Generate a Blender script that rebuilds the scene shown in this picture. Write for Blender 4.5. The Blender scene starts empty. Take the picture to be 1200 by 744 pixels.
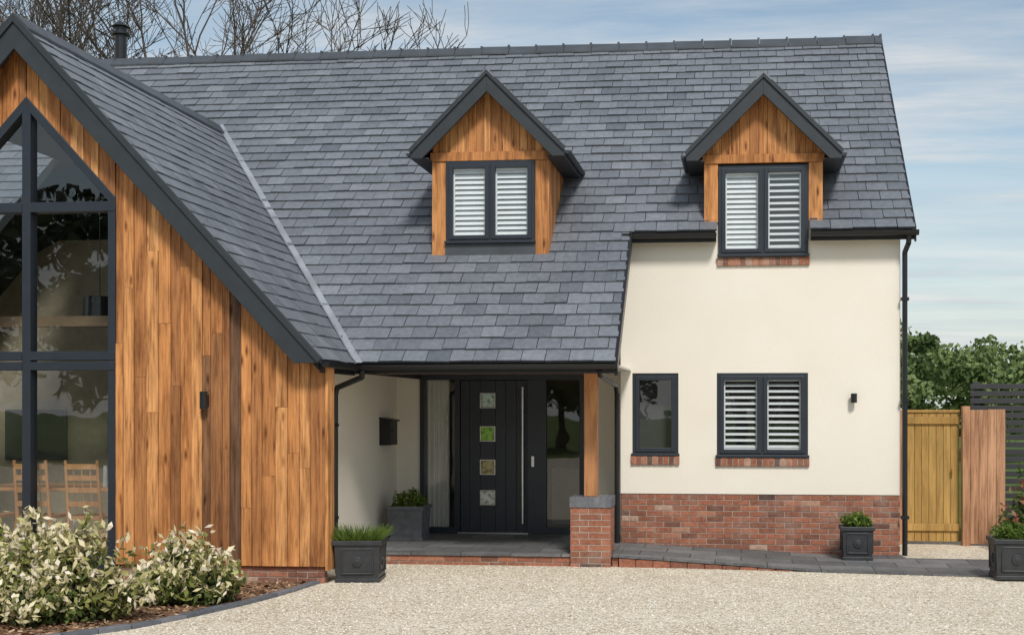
import bpy, math, random
import numpy as np
from mathutils import Vector, Matrix
random.seed(7); rng=np.random.default_rng(7)
R=random.random
def U(a,b): return a+(b-a)*random.random()
scene=bpy.context.scene
COL=scene.collection

# ------------------------------------------------------------ mesh builder
class MB:
    def __init__(s, xf=None):
        s.v=[];s.f=[];s.m=[];s.r=[];s.xf=xf
    def poly(s,pts,mat=0,r=None):
        i=len(s.v)
        for p in pts:
            p=Vector(p)
            if s.xf: p=s.xf@p
            s.v.append(p[:])
        s.f.append(list(range(i,i+len(pts)))); s.m.append(mat); s.r.append(R() if r is None else r)
    def hexa(s,p,mat=0,r=None):
        if r is None: r=R()
        i=len(s.v)
        for q in p:
            q=Vector(q)
            if s.xf: q=s.xf@q
            s.v.append(q[:])
        for f in ((3,2,1,0),(4,5,6,7),(0,1,5,4),(1,2,6,5),(2,3,7,6),(3,0,4,7)):
            s.f.append([i+k for k in f]); s.m.append(mat); s.r.append(r)
    def box(s,x0,x1,y0,y1,z0,z1,mat=0,r=None):
        s.hexa([(x0,y0,z0),(x1,y0,z0),(x1,y1,z0),(x0,y1,z0),(x0,y0,z1),(x1,y0,z1),(x1,y1,z1),(x0,y1,z1)],mat,r)
    def prism(s,a,b,mat=0,r=None):
        if r is None: r=R()
        n=len(a); i=len(s.v)
        for q in list(a)+list(b):
            q=Vector(q)
            if s.xf: q=s.xf@q
            s.v.append(q[:])
        s.f.append(list(range(i,i+n))); s.f.append(list(range(i+2*n-1,i+n-1,-1)))
        for k in range(n):
            k2=(k+1)%n
            s.f.append([i+k,i+n+k,i+n+k2,i+k2])
        s.m+= [mat]*(n+2); s.r+=[r]*(n+2)
    def prY(s,xz,y0,y1,mat=0,r=None):
        s.prism([(x,y0,z) for x,z in xz],[(x,y1,z) for x,z in xz],mat,r)
    def prX(s,yz,x0,x1,mat=0,r=None):
        s.prism([(x0,y,z) for y,z in yz],[(x1,y,z) for y,z in yz],mat,r)
    def tube(s,p0,p1,r0,r1,n=8,mat=0,r=None):
        p0=Vector(p0);p1=Vector(p1);d=(p1-p0)
        if d.length<1e-6:return
        d.normalize(); a=d.orthogonal().normalized(); b=d.cross(a)
        A=[];B=[]
        for k in range(n):
            t=2*math.pi*k/n; e=a*math.cos(t)+b*math.sin(t)
            A.append(p0+e*r0);B.append(p1+e*r1)
        s.prism(A,B,mat,r)
    def ring(s,x0,x1,z0,z1,w,ya,yb,mat=0):
        s.box(x0,x0+w,ya,yb,z0,z1,mat); s.box(x1-w,x1,ya,yb,z0,z1,mat)
        s.box(x0+w,x1-w,ya,yb,z0,z0+w,mat); s.box(x0+w,x1-w,ya,yb,z1-w,z1,mat)
    def build(s,name,mats,parent=None,bevel=0,smooth=False,recalc=True):
        me=bpy.data.meshes.new(name)
        me.from_pydata(s.v,[],s.f)
        me.polygons.foreach_set('material_index',s.m)
        at=me.attributes.new('rnd','FLOAT','FACE'); at.data.foreach_set('value',s.r)
        if recalc:
            import bmesh
            bm=bmesh.new(); bm.from_mesh(me)
            bmesh.ops.recalc_face_normals(bm,faces=bm.faces); bm.to_mesh(me); bm.free()
        uv=me.uv_layers.new(name='UVMap')
        for p in me.polygons:
            n=p.normal; ax=max(range(3),key=lambda k:abs(n[k]))
            for li in p.loop_indices:
                c=me.vertices[me.loops[li].vertex_index].co
                uv.data[li].uv = (c.y,c.z) if ax==0 else ((c.x,c.z) if ax==1 else (c.x,c.y))
        if smooth: me.polygons.foreach_set('use_smooth',[True]*len(me.polygons))
        for m in mats: me.materials.append(m)
        ob=bpy.data.objects.new(name,me); COL.objects.link(ob)
        if bevel:
            b=ob.modifiers.new('bev','BEVEL'); b.width=bevel; b.segments=2; b.limit_method='ANGLE'
        if parent: ob.parent=parent
        return ob
def empty(name):
    e=bpy.data.objects.new(name,None); COL.objects.link(e); return e
def quads(name,V,rnd,mat,parent=None):
    n=len(V)//4
    me=bpy.data.meshes.new(name)
    me.from_pydata(V.tolist(),[],np.arange(n*4).reshape(-1,4).tolist())
    at=me.attributes.new('rnd','FLOAT','FACE'); at.data.foreach_set('value',rnd.astype(np.float32))
    me.materials.append(mat)
    ob=bpy.data.objects.new(name,me); COL.objects.link(ob)
    if parent: ob.parent=parent
    return ob
def leafV(C,L,W,up=0.3):
    n=len(C)
    a=rng.normal(size=(n,3)); a[:,2]+=up; a/=np.linalg.norm(a,axis=1)[:,None]
    b=np.cross(a,rng.normal(size=(n,3))); b/=np.linalg.norm(b,axis=1)[:,None]
    L=(L*rng.uniform(.6,1.3,n))[:,None]; W=(W*rng.uniform(.7,1.3,n))[:,None]
    V=np.stack([C-a*L,C+b*W+a*L*.1,C+a*L,C-b*W+a*L*.1],axis=1)
    return V.reshape(-1,3)

# ------------------------------------------------------------ materials
def mat(name,rough=.6,metal=0,spec=.5):
    m=bpy.data.materials.new(name); m.use_nodes=True; nt=m.node_tree
    b=nt.nodes['Principled BSDF']; b.inputs['Roughness'].default_value=rough
    b.inputs['Metallic'].default_value=metal
    b.inputs['Specular IOR Level'].default_value=spec
    return m,nt,b
def nd(nt,t,**k):
    n=nt.nodes.new(t)
    for a,v in k.items(): setattr(n,a,v)
    return n
def ramp(nt,fac,stops,interp='LINEAR'):
    r=nt.nodes.new('ShaderNodeValToRGB'); r.color_ramp.interpolation=interp
    e=r.color_ramp.elements
    while len(e)<len(stops): e.new(.5)
    for k,(p,c) in enumerate(stops):
        e[k].position=p; e[k].color=(c if len(c)==4 else (*c,1))
    nt.links.new(fac,r.inputs[0]); return r.outputs[0]
def coord(nt,scale=(1,1,1),kind='Object',rot=(0,0,0)):
    tc=nt.nodes.new('ShaderNodeTexCoord'); mp=nt.nodes.new('ShaderNodeMapping')
    mp.inputs['Scale'].default_value=scale; mp.inputs['Rotation'].default_value=rot
    nt.links.new(tc.outputs[kind],mp.inputs[0]); return mp.outputs[0]
def noise(nt,vec,scale,detail=4,rough=.55):
    n=nd(nt,'ShaderNodeTexNoise'); n.inputs['Scale'].default_value=scale
    n.inputs['Detail'].default_value=detail; n.inputs['Roughness'].default_value=rough
    nt.links.new(vec,n.inputs['Vector']); return n.outputs['Fac']
def mix(nt,fac,a,b,mode='MIX'):
    n=nt.nodes.new('ShaderNodeMix'); n.data_type='RGBA'; n.blend_type=mode
    for s,v in ((n.inputs[0],fac),(n.inputs[6],a),(n.inputs[7],b)):
        if hasattr(v,'is_output'): nt.links.new(v,s)
        elif isinstance(v,(int,float)): s.default_value=v
        else: s.default_value=(*v,1) if len(v)==3 else v
    return n.outputs[2]
def math_(nt,op,a,b=0.0,clamp=False):
    n=nt.nodes.new('ShaderNodeMath'); n.operation=op; n.use_clamp=clamp
    for s,v in ((n.inputs[0],a),(n.inputs[1],b)):
        if hasattr(v,'is_output'): nt.links.new(v,s)
        else: s.default_value=v
    return n.outputs[0]
def bump(nt,b,h,strength=.5,dist=.01):
    n=nt.nodes.new('ShaderNodeBump'); n.inputs['Strength'].default_value=strength
    n.inputs['Distance'].default_value=dist
    nt.links.new(h,n.inputs['Height']); nt.links.new(n.outputs[0],b.inputs['Normal'])
def attr(nt): 
    a=nt.nodes.new('ShaderNodeAttribute'); a.attribute_name='rnd'; return a.outputs['Fac']

def m_plain(name,c,rough=.5,var=.15,ns=6,metal=0,bmp=.0,spec=.5):
    m,nt,b=mat(name,rough,metal,spec)
    v=coord(nt); n=noise(nt,v,ns,5)
    lo=tuple(x*(1-var) for x in c); hi=tuple(min(1,x*(1+var)) for x in c)
    nt.links.new(ramp(nt,n,[(.3,lo),(.7,hi)]),b.inputs['Base Color'])
    if bmp: bump(nt,b,noise(nt,v,ns*20,3),bmp,.004)
    return m
def m_slate(name,lo,hi,rough=.42):
    m,nt,b=mat(name,rough)
    v=coord(nt)
    c=ramp(nt,attr(nt),[(0,lo),(.55,tuple((a+d)/2 for a,d in zip(lo,hi))),(1,hi)])
    n=noise(nt,v,16,6,.7)
    c=mix(nt,1.0,c,ramp(nt,n,[(.25,(.70,.70,.72)),(.75,(1.22,1.22,1.20))]),'MULTIPLY')
    n2=noise(nt,v,.6,4)
    c=mix(nt,1.0,c,ramp(nt,n2,[(.3,(.86,.87,.89)),(.7,(1.12,1.12,1.12))]),'MULTIPLY')
    n4=noise(nt,v,55,3,.6)
    c=mix(nt,ramp(nt,n4,[(.66,(0,0,0)),(.74,(.45,.45,.45))]),c,(.34,.35,.34))
    nt.links.new(c,b.inputs['Base Color'])
    bump(nt,b,noise(nt,v,30,6,.7),.45,.008)
    rr=nt.nodes.new('ShaderNodeMapRange'); rr.inputs[3].default_value=rough-.1; rr.inputs[4].default_value=rough+.2
    nt.links.new(n,rr.inputs[0]); nt.links.new(rr.outputs[0],b.inputs['Roughness'])
    return m
def m_wood(name,stops,gscale=(48,48,2.0),rough=.55,stain=.6,con=1.0,knots=False):
    m,nt,b=mat(name,rough,spec=.25)
    c=ramp(nt,attr(nt),stops)
    a=attr(nt)
    tc=nt.nodes.new('ShaderNodeTexCoord')
    cmb=nt.nodes.new('ShaderNodeCombineXYZ')
    k=math_(nt,'MULTIPLY',a,37.0); nt.links.new(k,cmb.inputs[2]); nt.links.new(k,cmb.inputs[0])
    ad=nt.nodes.new('ShaderNodeVectorMath'); ad.operation='ADD'
    nt.links.new(tc.outputs['Object'],ad.inputs[0]); nt.links.new(cmb.outputs[0],ad.inputs[1])
    def mp(sc):
        q=nt.nodes.new('ShaderNodeMapping'); q.inputs['Scale'].default_value=sc; nt.links.new(ad.outputs[0],q.inputs[0]); return q.outputs[0]
    g=noise(nt,mp(gscale),1.0,6,.7)
    c=mix(nt,con,c,ramp(nt,g,[(.30,(.36,.31,.28)),(.46,(.92,.90,.88)),(.72,(1.35,1.33,1.27))]),'MULTIPLY')
    g2=noise(nt,mp((13,13,1.6)),1.0,5,.65)
    c=mix(nt,con,c,ramp(nt,g2,[(.32,(.52,.45,.40)),(.52,(1.0,.98,.98)),(.75,(1.2,1.2,1.2))]),'MULTIPLY')
    if knots:
        vo=nd(nt,'ShaderNodeTexVoronoi'); vo.inputs['Scale'].default_value=1.0; nt.links.new(mp((8,8,2.2)),vo.inputs['Vector'])
        c=mix(nt,1.0,c,ramp(nt,vo.outputs['Distance'],[(.05,(.28,.22,.19)),(.13,(.7,.64,.6)),(.2,(1,1,1))]),'MULTIPLY')
    s=noise(nt,coord(nt,(1.4,1.4,.5)),1.6,4,.6)
    c=mix(nt,stain,c,ramp(nt,s,[(.3,(.62,.58,.56)),(.65,(1.12,1.12,1.12))]),'MULTIPLY')
    nt.links.new(c,b.inputs['Base Color']); bump(nt,b,g,.7,.008)
    return m
def m_brick(name,c1,c2,mortar,bw=.225,bh=.075,ms=.010,rough=.85):
    m,nt,b=mat(name,rough,spec=.2)
    v=coord(nt,kind='UV')
    t=nt.nodes.new('ShaderNodeTexBrick')
    nt.links.new(v,t.inputs['Vector'])
    t.inputs['Color1'].default_value=(0,0,0,1);t.inputs['Color2'].default_value=(1,1,1,1)
    t.inputs['Mortar'].default_value=(.5,.5,.5,1)
    t.inputs['Scale'].default_value=1; t.inputs['Brick Width'].default_value=bw
    t.inputs['Row Height'].default_value=bh; t.inputs['Mortar Size'].default_value=ms*.5
    t.inputs['Mortar Smooth'].default_value=.2
    c=ramp(nt,t.outputs['Color'],[(0,c1),(.35,tuple(x*.8 for x in c1)),(.65,c2),(1,tuple(x*1.25 for x in c1))])
    n=noise(nt,coord(nt),25,5,.7)
    c=mix(nt,1.0,c,ramp(nt,n,[(.25,(.65,.63,.62)),(.75,(1.3,1.3,1.3))]),'MULTIPLY')
    n3=noise(nt,coord(nt),1.7,5,.7)
    c=mix(nt,1.0,c,ramp(nt,n3,[(.3,(.75,.75,.75)),(.7,(1.3,1.27,1.22))]),'MULTIPLY')
    c=mix(nt,t.outputs['Fac'],c,mortar)
    nt.links.new(c,b.inputs['Base Color'])
    h=math_(nt,'SUBTRACT',math_(nt,'MULTIPLY',n,.3),t.outputs['Fac']); bump(nt,b,h,.8,.008)
    return m

SLATE=m_slate('slate_roof',(.108,.120,.140),(.212,.228,.255),.45)
BLUEB=m_slate('engineering_brick',(.10,.11,.13),(.2,.2,.22),.6)
PAVE=m_brick('slate_paving',(.13,.137,.145),(.18,.185,.19),(.06,.06,.06),bw=.62,bh=.42,ms=.014,rough=.6)
CEDAR=m_wood('cedar_cladding',[(0,(.17,.095,.055)),(.2,(.33,.15,.06)),(.6,(.53,.235,.082)),(1,(.70,.37,.15))],knots=True)
OAK=m_wood('oak_post',[(0,(.48,.22,.095)),(1,(.56,.28,.13))],con=.6)
GATEW=m_wood('gate_timber',[(0,(.38,.23,.07)),(1,(.50,.32,.105))],con=.5)
FENW=m_wood('fence_timber',[(0,(.42,.23,.13)),(1,(.55,.32,.19))],con=.8)
DARKW=m_plain('dark_stained_timber',(.03,.03,.035),.6)
INTW=m_wood('furniture_wood',[(0,(.45,.23,.10)),(1,(.52,.28,.13))],con=.3)
ANTH=m_plain('anthracite_paint',(.020,.027,.038),.38,.1)
ANTHM=m_plain('anthracite_board',(.022,.029,.036),.55,.15,bmp=.2)
BLACK=m_plain('black_plastic',(.010,.011,.013),.35)
LEAD=m_plain('lead_flashing',(.25,.27,.30),.5,.25,3)
LEADD=m_plain('dark_lead',(.055,.064,.075),.5,.2,3)
DECK=m_plain('roof_underlay',(.018,.020,.024),.8)
WHITE=m_plain('white_blind',(.80,.82,.84),.5,.04)
STEEL=m_plain('brushed_steel',(.6,.6,.62),.25,.05,metal=1)
SOFF=m_plain('soffit_paint',(.7,.68,.63),.7,.05)
FLOORI=m_plain('interior_floor',(.30,.22,.14),.4)
WALLI=m_plain('interior_wall',(.34,.30,.21),.8)
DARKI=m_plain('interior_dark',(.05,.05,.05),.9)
LPL=m_plain('planter_lead_finish',(.030,.032,.036),.45,.25,10,bmp=.2)
GPL=m_plain('grey_planter_finish',(.12,.13,.14),.7,.25,10,bmp=.3)
BARK=m_plain('bark',(.10,.078,.06),.9,.4,4)
SHADE=m_plain('lamp_shade_glass',(.04,.04,.04),.2)

def m_render():
    m,nt,b=mat('cream_render',.9,spec=.15)
    v=coord(nt)
    n=noise(nt,v,.9,5,.6)
    c=ramp(nt,n,[(.25,(.775,.72,.62)),(.75,(.83,.78,.69))])
    n5=noise(nt,v,60,4,.7)
    c=mix(nt,1.0,c,ramp(nt,n5,[(.3,(.94,.94,.94)),(.7,(1.03,1.03,1.03))]),'MULTIPLY')
    nt.links.new(c,b.inputs['Base Color']); bump(nt,b,noise(nt,v,120,4),.5,.004); return m
RENDER=m_render()
def m_brickunit():
    m,nt,b=mat('brick_unit',.85,spec=.2)
    c=ramp(nt,attr(nt),[(0,(.10,.06,.05)),(.2,(.20,.088,.06)),(.45,(.28,.112,.07)),(.7,(.34,.135,.082)),(.88,(.38,.18,.115)),(1,(.42,.28,.21))])
    n=noise(nt,coord(nt),28,6,.75)
    c=mix(nt,1.0,c,ramp(nt,n,[(.25,(.5,.5,.52)),(.5,(1,1,1)),(.75,(1.5,1.47,1.43))]),'MULTIPLY')
    n2=noise(nt,coord(nt),3,5,.7)
    c=mix(nt,ramp(nt,n2,[(.5,(0,0,0)),(.75,(.30,.30,.30))]),c,(.42,.38,.33))
    nt.links.new(c,b.inputs['Base Color']); bump(nt,b,n,.5,.006); return m
BUNIT=m_brickunit()
MORTAR=m_plain('mortar',(.36,.33,.28),.9)

def m_glass():
    m=bpy.data.materials.new('window_glass'); m.use_nodes=True; nt=m.node_tree
    nt.nodes.remove(nt.nodes['Principled BSDF'])
    out=nt.nodes['Material Output']
    # thin-pane Schlick reflectance, the same from both sides of the pane
    ge=nd(nt,'ShaderNodeNewGeometry'); dt=nd(nt,'ShaderNodeVectorMath'); dt.operation='DOT_PRODUCT'
    nt.links.new(ge.outputs['Incoming'],dt.inputs[0]); nt.links.new(ge.outputs['Normal'],dt.inputs[1])
    k=math_(nt,'SUBTRACT',1.0,math_(nt,'ABSOLUTE',dt.outputs['Value']),True)
    f=math_(nt,'ADD',math_(nt,'MULTIPLY',math_(nt,'POWER',k,5.0),.88),.115,True)
    tr=nd(nt,'ShaderNodeBsdfTransparent'); tr.inputs[0].default_value=(.93,.95,.95,1)
    gl=nd(nt,'ShaderNodeBsdfGlossy'); gl.inputs['Roughness'].default_value=.01
    n=noise(nt,coord(nt),1.3,2); bp=nd(nt,'ShaderNodeBump'); bp.inputs['Strength'].default_value=.06; bp.inputs['Distance'].default_value=.05
    nt.links.new(n,bp.inputs['Height']); nt.links.new(bp.outputs[0],gl.inputs['Normal'])
    mx=nd(nt,'ShaderNodeMixShader'); nt.links.new(f,mx.inputs[0]); nt.links.new(tr.outputs[0],mx.inputs[1]); nt.links.new(gl.outputs[0],mx.inputs[2])
    nt.links.new(mx.outputs[0],out.inputs[0]); return m
GLASS=m_glass()
def m_leaf(name,stops,tr=.25):
    m,nt,b=mat(name,.55,spec=.3)
    c=ramp(nt,attr(nt),stops); nt.links.new(c,b.inputs['Base Color'])
    if tr:
        t=nd(nt,'ShaderNodeBsdfTranslucent'); nt.links.new(c,t.inputs[0])
        mx=nd(nt,'ShaderNodeMixShader'); mx.inputs[0].default_value=tr
        nt.links.new(b.outputs[0],mx.inputs[1]); nt.links.new(t.outputs[0],mx.inputs[2])
        nt.links.new(mx.outputs[0],nt.nodes['Material Output'].inputs[0])
    return m
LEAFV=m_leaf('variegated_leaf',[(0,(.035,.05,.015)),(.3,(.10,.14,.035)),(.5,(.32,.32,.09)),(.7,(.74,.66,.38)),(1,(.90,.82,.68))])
LEAFG=m_leaf('green_leaf',[(0,(.02,.04,.01)),(.5,(.08,.14,.02)),(1,(.20,.28,.05))])
LEAFT=m_leaf('tree_leaf',[(0,(.045,.075,.02)),(.5,(.12,.18,.055)),(1,(.25,.31,.12))],.15)
LEAFD=m_leaf('dark_tree_leaf',[(0,(.02,.035,.012)),(.5,(.06,.09,.03)),(1,(.12,.16,.06))],0)
LEAFR=m_leaf('red_tinged_leaf',[(0,(.03,.06,.02)),(.6,(.09,.15,.04)),(1,(.35,.12,.08))])

PEB=[(0,(.34,.28,.21)),(.2,(.60,.52,.39)),(.55,(.76,.68,.54)),(.85,(.85,.79,.68)),(1,(.89,.87,.82))]
def m_gravel():
    m,nt,b=mat('pea_gravel',.85,spec=.2)
    v=coord(nt)
    vo=nd(nt,'ShaderNodeTexVoronoi'); vo.inputs['Scale'].default_value=54; nt.links.new(v,vo.inputs['Vector'])
    sp=nd(nt,'ShaderNodeSeparateColor'); nt.links.new(vo.outputs['Color'],sp.inputs[0])
    c=ramp(nt,sp.outputs[0],PEB)
    d=ramp(nt,vo.outputs['Distance'],[(.0,(1,1,1)),(.5,(.95,.95,.95)),(.8,(.6,.57,.53))])
    c=mix(nt,1.0,c,d,'MULTIPLY')
    c=mix(nt,1.0,c,ramp(nt,noise(nt,v,.8,6,.65),[(.3,(.88,.86,.83)),(.7,(1.06,1.06,1.06))]),'MULTIPLY')
    nt.links.new(c,b.inputs['Base Color'])
    h=math_(nt,'MULTIPLY',vo.outputs['Distance'],-1.0); bump(nt,b,h,.55,.012); return m
GRAVEL=m_gravel()
def m_pebble():
    m,nt,b=mat('pebble',.8,spec=.2)
    nt.links.new(ramp(nt,attr(nt),PEB),b.inputs['Base Color']); return m
PEBBLE=m_pebble()
def m_soil():
    m,nt,b=mat('bark_mulch_soil',.95,spec=.1)
    v=coord(nt); vo=nd(nt,'ShaderNodeTexVoronoi'); vo.inputs['Scale'].default_value=28; nt.links.new(v,vo.inputs['Vector'])
    sp=nd(nt,'ShaderNodeSeparateColor'); nt.links.new(vo.outputs['Color'],sp.inputs[0])
    c=ramp(nt,sp.outputs[0],[(0,(.08,.045,.028)),(.6,(.24,.135,.08)),(1,(.42,.29,.19))])
    nt.links.new(c,b.inputs['Base Color']); bump(nt,b,vo.outputs['Distance'],.9,.03); return m
SOIL=m_soil()
def m_grass():
    m,nt,b=mat('grass',.9,spec=.1)
    v=coord(nt); c=ramp(nt,noise(nt,v,.4,8,.7),[(.3,(.05,.09,.018)),(.7,(.12,.17,.04))])
    nt.links.new(c,b.inputs['Base Color']); bump(nt,b,noise(nt,v,30,4),.6,.03); return m
GRASS=m_grass()

# ------------------------------------------------------------ house
H=empty('detached_house')
def Zm(y): return .879*y-10.39
CM=math.cos(math.atan(.879)); SM=math.sin(math.atan(.879))
def XvR(y): return -7.94+(16.58-.879*y)/1.09
def sub(iv,a,b):
    out=[]
    for p,q in iv:
        if b<=p or a>=q: out.append((p,q)); continue
        if a>p: out.append((p,a))
        if b<q: out.append((b,q))
    return out
def slates(mb,O,Ud,Vd,Nd,rows,e,ivf,w=.28,th=.033):
    O=Vector(O);Ud=Vector(Ud);Vd=Vector(Vd);Nd=Vector(Nd)
    for k in range(rows):
        off=(k%2)*w*.5+U(-.03,.03); jr=U(-.004,.004)
        for a,b in ivf(k):
            i=math.floor((a-off)/w)
            while off+i*w<b:
                u0=max(a,off+i*w+.0035+U(-.002,.002)); u1=min(b,off+(i+1)*w-.0035+U(-.002,.002)); i+=1
                if u1-u0<.02: continue
                s0=k*e+jr+U(-.007,.006); s1=(k+1)*e+.03; t=th*U(.8,1.2); t2=t+U(-.004,.004); h=.006
                sk=U(-.003,.003)
                P=lambda u,s,n:O+Ud*u+Vd*s+Nd*n
                r=min(1,max(0,random.gauss(.5,.16)+(random.random()<.03)*U(-.4,.4)))
                A=[P(u0,s0-sk,t),P(u1,s0+sk,t2),P(u1,s1,h+.003),P(u0,s1,h+.003)]
                B=[P(u0,s0-sk,h),P(u1,s0+sk,h),P(u1,s1,0),P(u0,s1,0)]
                mb.poly(A,0,r); mb.poly([B[0],B[1],A[1],A[0]],0,0)
                mb.poly([B[1],B[2],A[2],A[1]],0,0); mb.poly([B[3],B[0],A[0],A[3]],0,0)
E=.2217
def iv_main(k):
    y=14.6+k*E*CM
    xr=-1.43 if y<16.55 else 2.2
    if y<18.7: iv=[(-15.,-15.88-XvR(y)+.25),(XvR(y)-.25,xr)]
    else: iv=[(-15.,xr)]
    if 16.3<y<17.9: iv=sub(iv,-3.9,-2.52)
    if 16.5<y<16.82: iv=sub(iv,-.31,.88)
    elif 16.82<=y<17.9: iv=sub(iv,-.44,.98)
    return iv
mb=MB()
slates(mb,(0,14.6,Zm(14.6)),(1,0,0),(0,CM,SM),(0,-SM,CM),36,E,iv_main)
CG=math.cos(math.atan(1.09)); SG=math.sin(math.atan(1.09))
LG=3.43/CG
def iv_gab(k):
    z=2.45+k*.2*SG
    return [(13.34,(z+10.39)/.879+.3)]
def iv_gabL(k):
    z=2.45+k*.2*SG
    iv=iv_gab(k)
    return sub(iv,13.9,15.8) if 3.2<z<5.25 else iv  # slates left out around the added rooflight
slates(mb,(-4.49,0,2.43),(0,1,0),(-CG,0,SG),(SG,0,CG),int(LG/.2),.2,iv_gab,th=.024)
slates(mb,(-11.39,0,2.43),(0,1,0),(CG,0,SG),(-SG,0,CG),int(LG/.2),.2,iv_gabL,th=.024)
mb.build('roof_slates',[SLATE],H,recalc=False)
mb=MB()
def slab(pts):
    mb.prism([(x,y,Zm(y)-.012) for x,y in pts],[(x,y,Zm(y)-.13) for x,y in pts],0)
slab([(-4.8,14.64),(-1.45,14.64),(-1.45,16.6),(-6.4,16.6)])
slab([(-6.4,16.6),(-.33,16.6),(-.33,20.64),(-8.5,20.64),(-8.5,18.86)])
slab([(-15,14.64),(-11.1,14.64),(-8.3,18.1),(-8.5,20.64),(-15,20.64)])
slab([(-.33,16.98),(.9,16.98),(.9,20.64),(-.33,20.64)])
slab([(.9,16.6),(2.17,16.6),(2.17,20.64),(.9,20.64)])
mb.prY([(-7.94,6.175),(-4.52,2.447),(-4.52,2.33),(-7.94,6.05)],13.36,19.0)
def lslab(d0,d1,y0,y1):
    z=lambda d:6.175-1.09*d
    mb.prY([(-7.94-d0,z(d0)),(-7.94-d1,z(d1)),(-7.94-d1,z(d1)-.12),(-7.94-d0,z(d0)-.12)],y0,y1)
lslab(0,3.42,13.36,13.9); lslab(0,3.42,15.8,19.0); lslab(0,.85,13.9,15.8); lslab(2.73,3.42,13.9,15.8)  # leaves a hole for the added rooflight that brings daylight into the room
mb.prX([(20.64,7.74),(24.75,4.13),(24.75,4.0),(20.64,7.6)],-15,2.2)
mb.build('roof_deck',[DECK],H)
# ridge tiles
mb=MB()
x=-15.
while x<2.2:
    x1=min(x+.45,2.22); j=U(-.006,.006)
    for s in (-1,1):
        mb.hexa([(x,20.64,7.83+j),(x1-.008,20.64,7.825+j),(x1-.008,20.64+s*.16,7.685+j),(x,20.64+s*.16,7.69+j),
                 (x,20.64,7.79+j),(x1-.008,20.64,7.785+j),(x1-.008,20.64+s*.16,7.655+j),(x,20.64+s*.16,7.66+j)])
    mb.box(x1-.04,x1-.006,20.6,20.68,7.78,7.842+j)
    x+=.45
y=13.32
while y<18.9:
    y1=y+.45
    for s in (-1,1):
        mb.hexa([(-7.94,y,6.255),(-7.94,y1-.008,6.255),(-7.94+s*.15,y1-.008,6.095),(-7.94+s*.15,y,6.095),
                 (-7.94,y,6.22),(-7.94,y1-.008,6.22),(-7.94+s*.15,y1-.008,6.065),(-7.94+s*.15,y,6.065)])
    y+=.45
mb.build('ridge_tiles',[LEADD],H)
# valley lead
mb=MB()
ys=np.linspace(14.56,18.9,9)
for a,b in zip(ys[:-1],ys[1:]):
    for (d1,d2) in ((-.06,0),(0,.075)):
        def Q(y,d):
            x=XvR(y)+d
            z=max(Zm(y), 6.19-1.09*(x+7.94))
            return (x,y,z+.042)
        mb.poly([Q(a,d1),Q(a,d2),Q(b,d2),Q(b,d1)])
mb.build('valley_flashing',[LEAD],H,recalc=False)

# gutters, fascias, barge boards
mb=MB()
def gutX(x0,x1,y,z,r=.055):
    prof=[(y+r*math.cos(t),z+r*math.sin(t)) for t in np.linspace(math.pi,2*math.pi,9)]
    prof=[(y-r-.008,z+.01)]+prof+[(y+r,z+.012),(y+r-.01,z+.012)]
    mb.prX([(a,b) for a,b in prof],x0,x1)
gutX(-4.46,-1.40,14.56,2.415)
gutX(-1.53,-.315,16.55,4.165); gutX(.885,2.24,16.55,4.165)
mb.box(-4.5,-1.43,14.62,14.65,2.32,2.43)
mb.box(-1.5,-.32,16.615,16.64,4.07,4.19); mb.box(.89,2.2,16.615,16.64,4.07,4.19)
mb.box(-1.57,-.32,16.641,16.795,4.09,4.11); mb.box(.89,2.2,16.641,16.795,4.09,4.11)
mb.box(-1.56,-1.45,16.58,16.78,3.80,4.13)
prof=[(-4.45+.055*math.cos(t),2.41+.055*math.sin(t)) for t in np.linspace(math.pi,2*math.pi,9)]
mb.prY(prof,13.36,14.5); mb.box(-4.52,-4.5,13.4,14.62,2.3,2.44)
for x0,x1,ya,yb in ((-1.445,-1.405,14.6,16.58),(2.19,2.215,16.58,20.64)):
    mb.prX([(ya,Zm(ya)+.035),(yb,Zm(yb)+.035),(yb,Zm(yb)-.15),(ya,Zm(ya)-.15)],x0,x1)
mb.prX([(20.64,7.78),(24.75,4.17),(24.75,4.0),(20.64,7.6)],2.2,2.215)
def pipe(pts,r=.034):
    for a,b in zip(pts[:-1],pts[1:]): mb.tube(a,b,r,r,12)
pipe([(-4.40,14.56,2.37),(-4.42,14.62,2.28),(-4.78,14.8,2.16),(-4.80,14.8,2.08),(-4.80,14.8,.02)])
pipe([(-1.62,14.6,2.37),(-1.62,14.75,2.3),(-1.62,16.6,2.22),(-1.62,16.74,2.12),(-1.62,16.74,.15)])
pipe([(2.12,16.56,4.12),(2.12,16.6,4.02),(2.09,16.74,3.92),(2.09,16.74,.03)])
for z in (.5,2.0,3.3): mb.box(2.04,2.14,16.70,16.79,z,z+.04)
for z in (.6,1.7): mb.box(-4.87,-4.77,14.75,14.85,z,z+.035)
mb.build('gutters_and_downpipes',[BLACK],H)
mb=MB()
for s in (1,-1):
    c=-7.94
    mb.prY([(c,6.235),(c+s*3.47,2.452),(c+s*3.47,2.40),(c+s*3.17,2.40),(c,5.86)],13.29,13.335)
    mb.prY([(c,6.25),(c+s*3.49,2.452),(c+s*3.44,2.40),(c,6.15)],13.265,13.289)
mb.build('gable_bargeboards',[ANTHM],H,bevel=.004)

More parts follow.
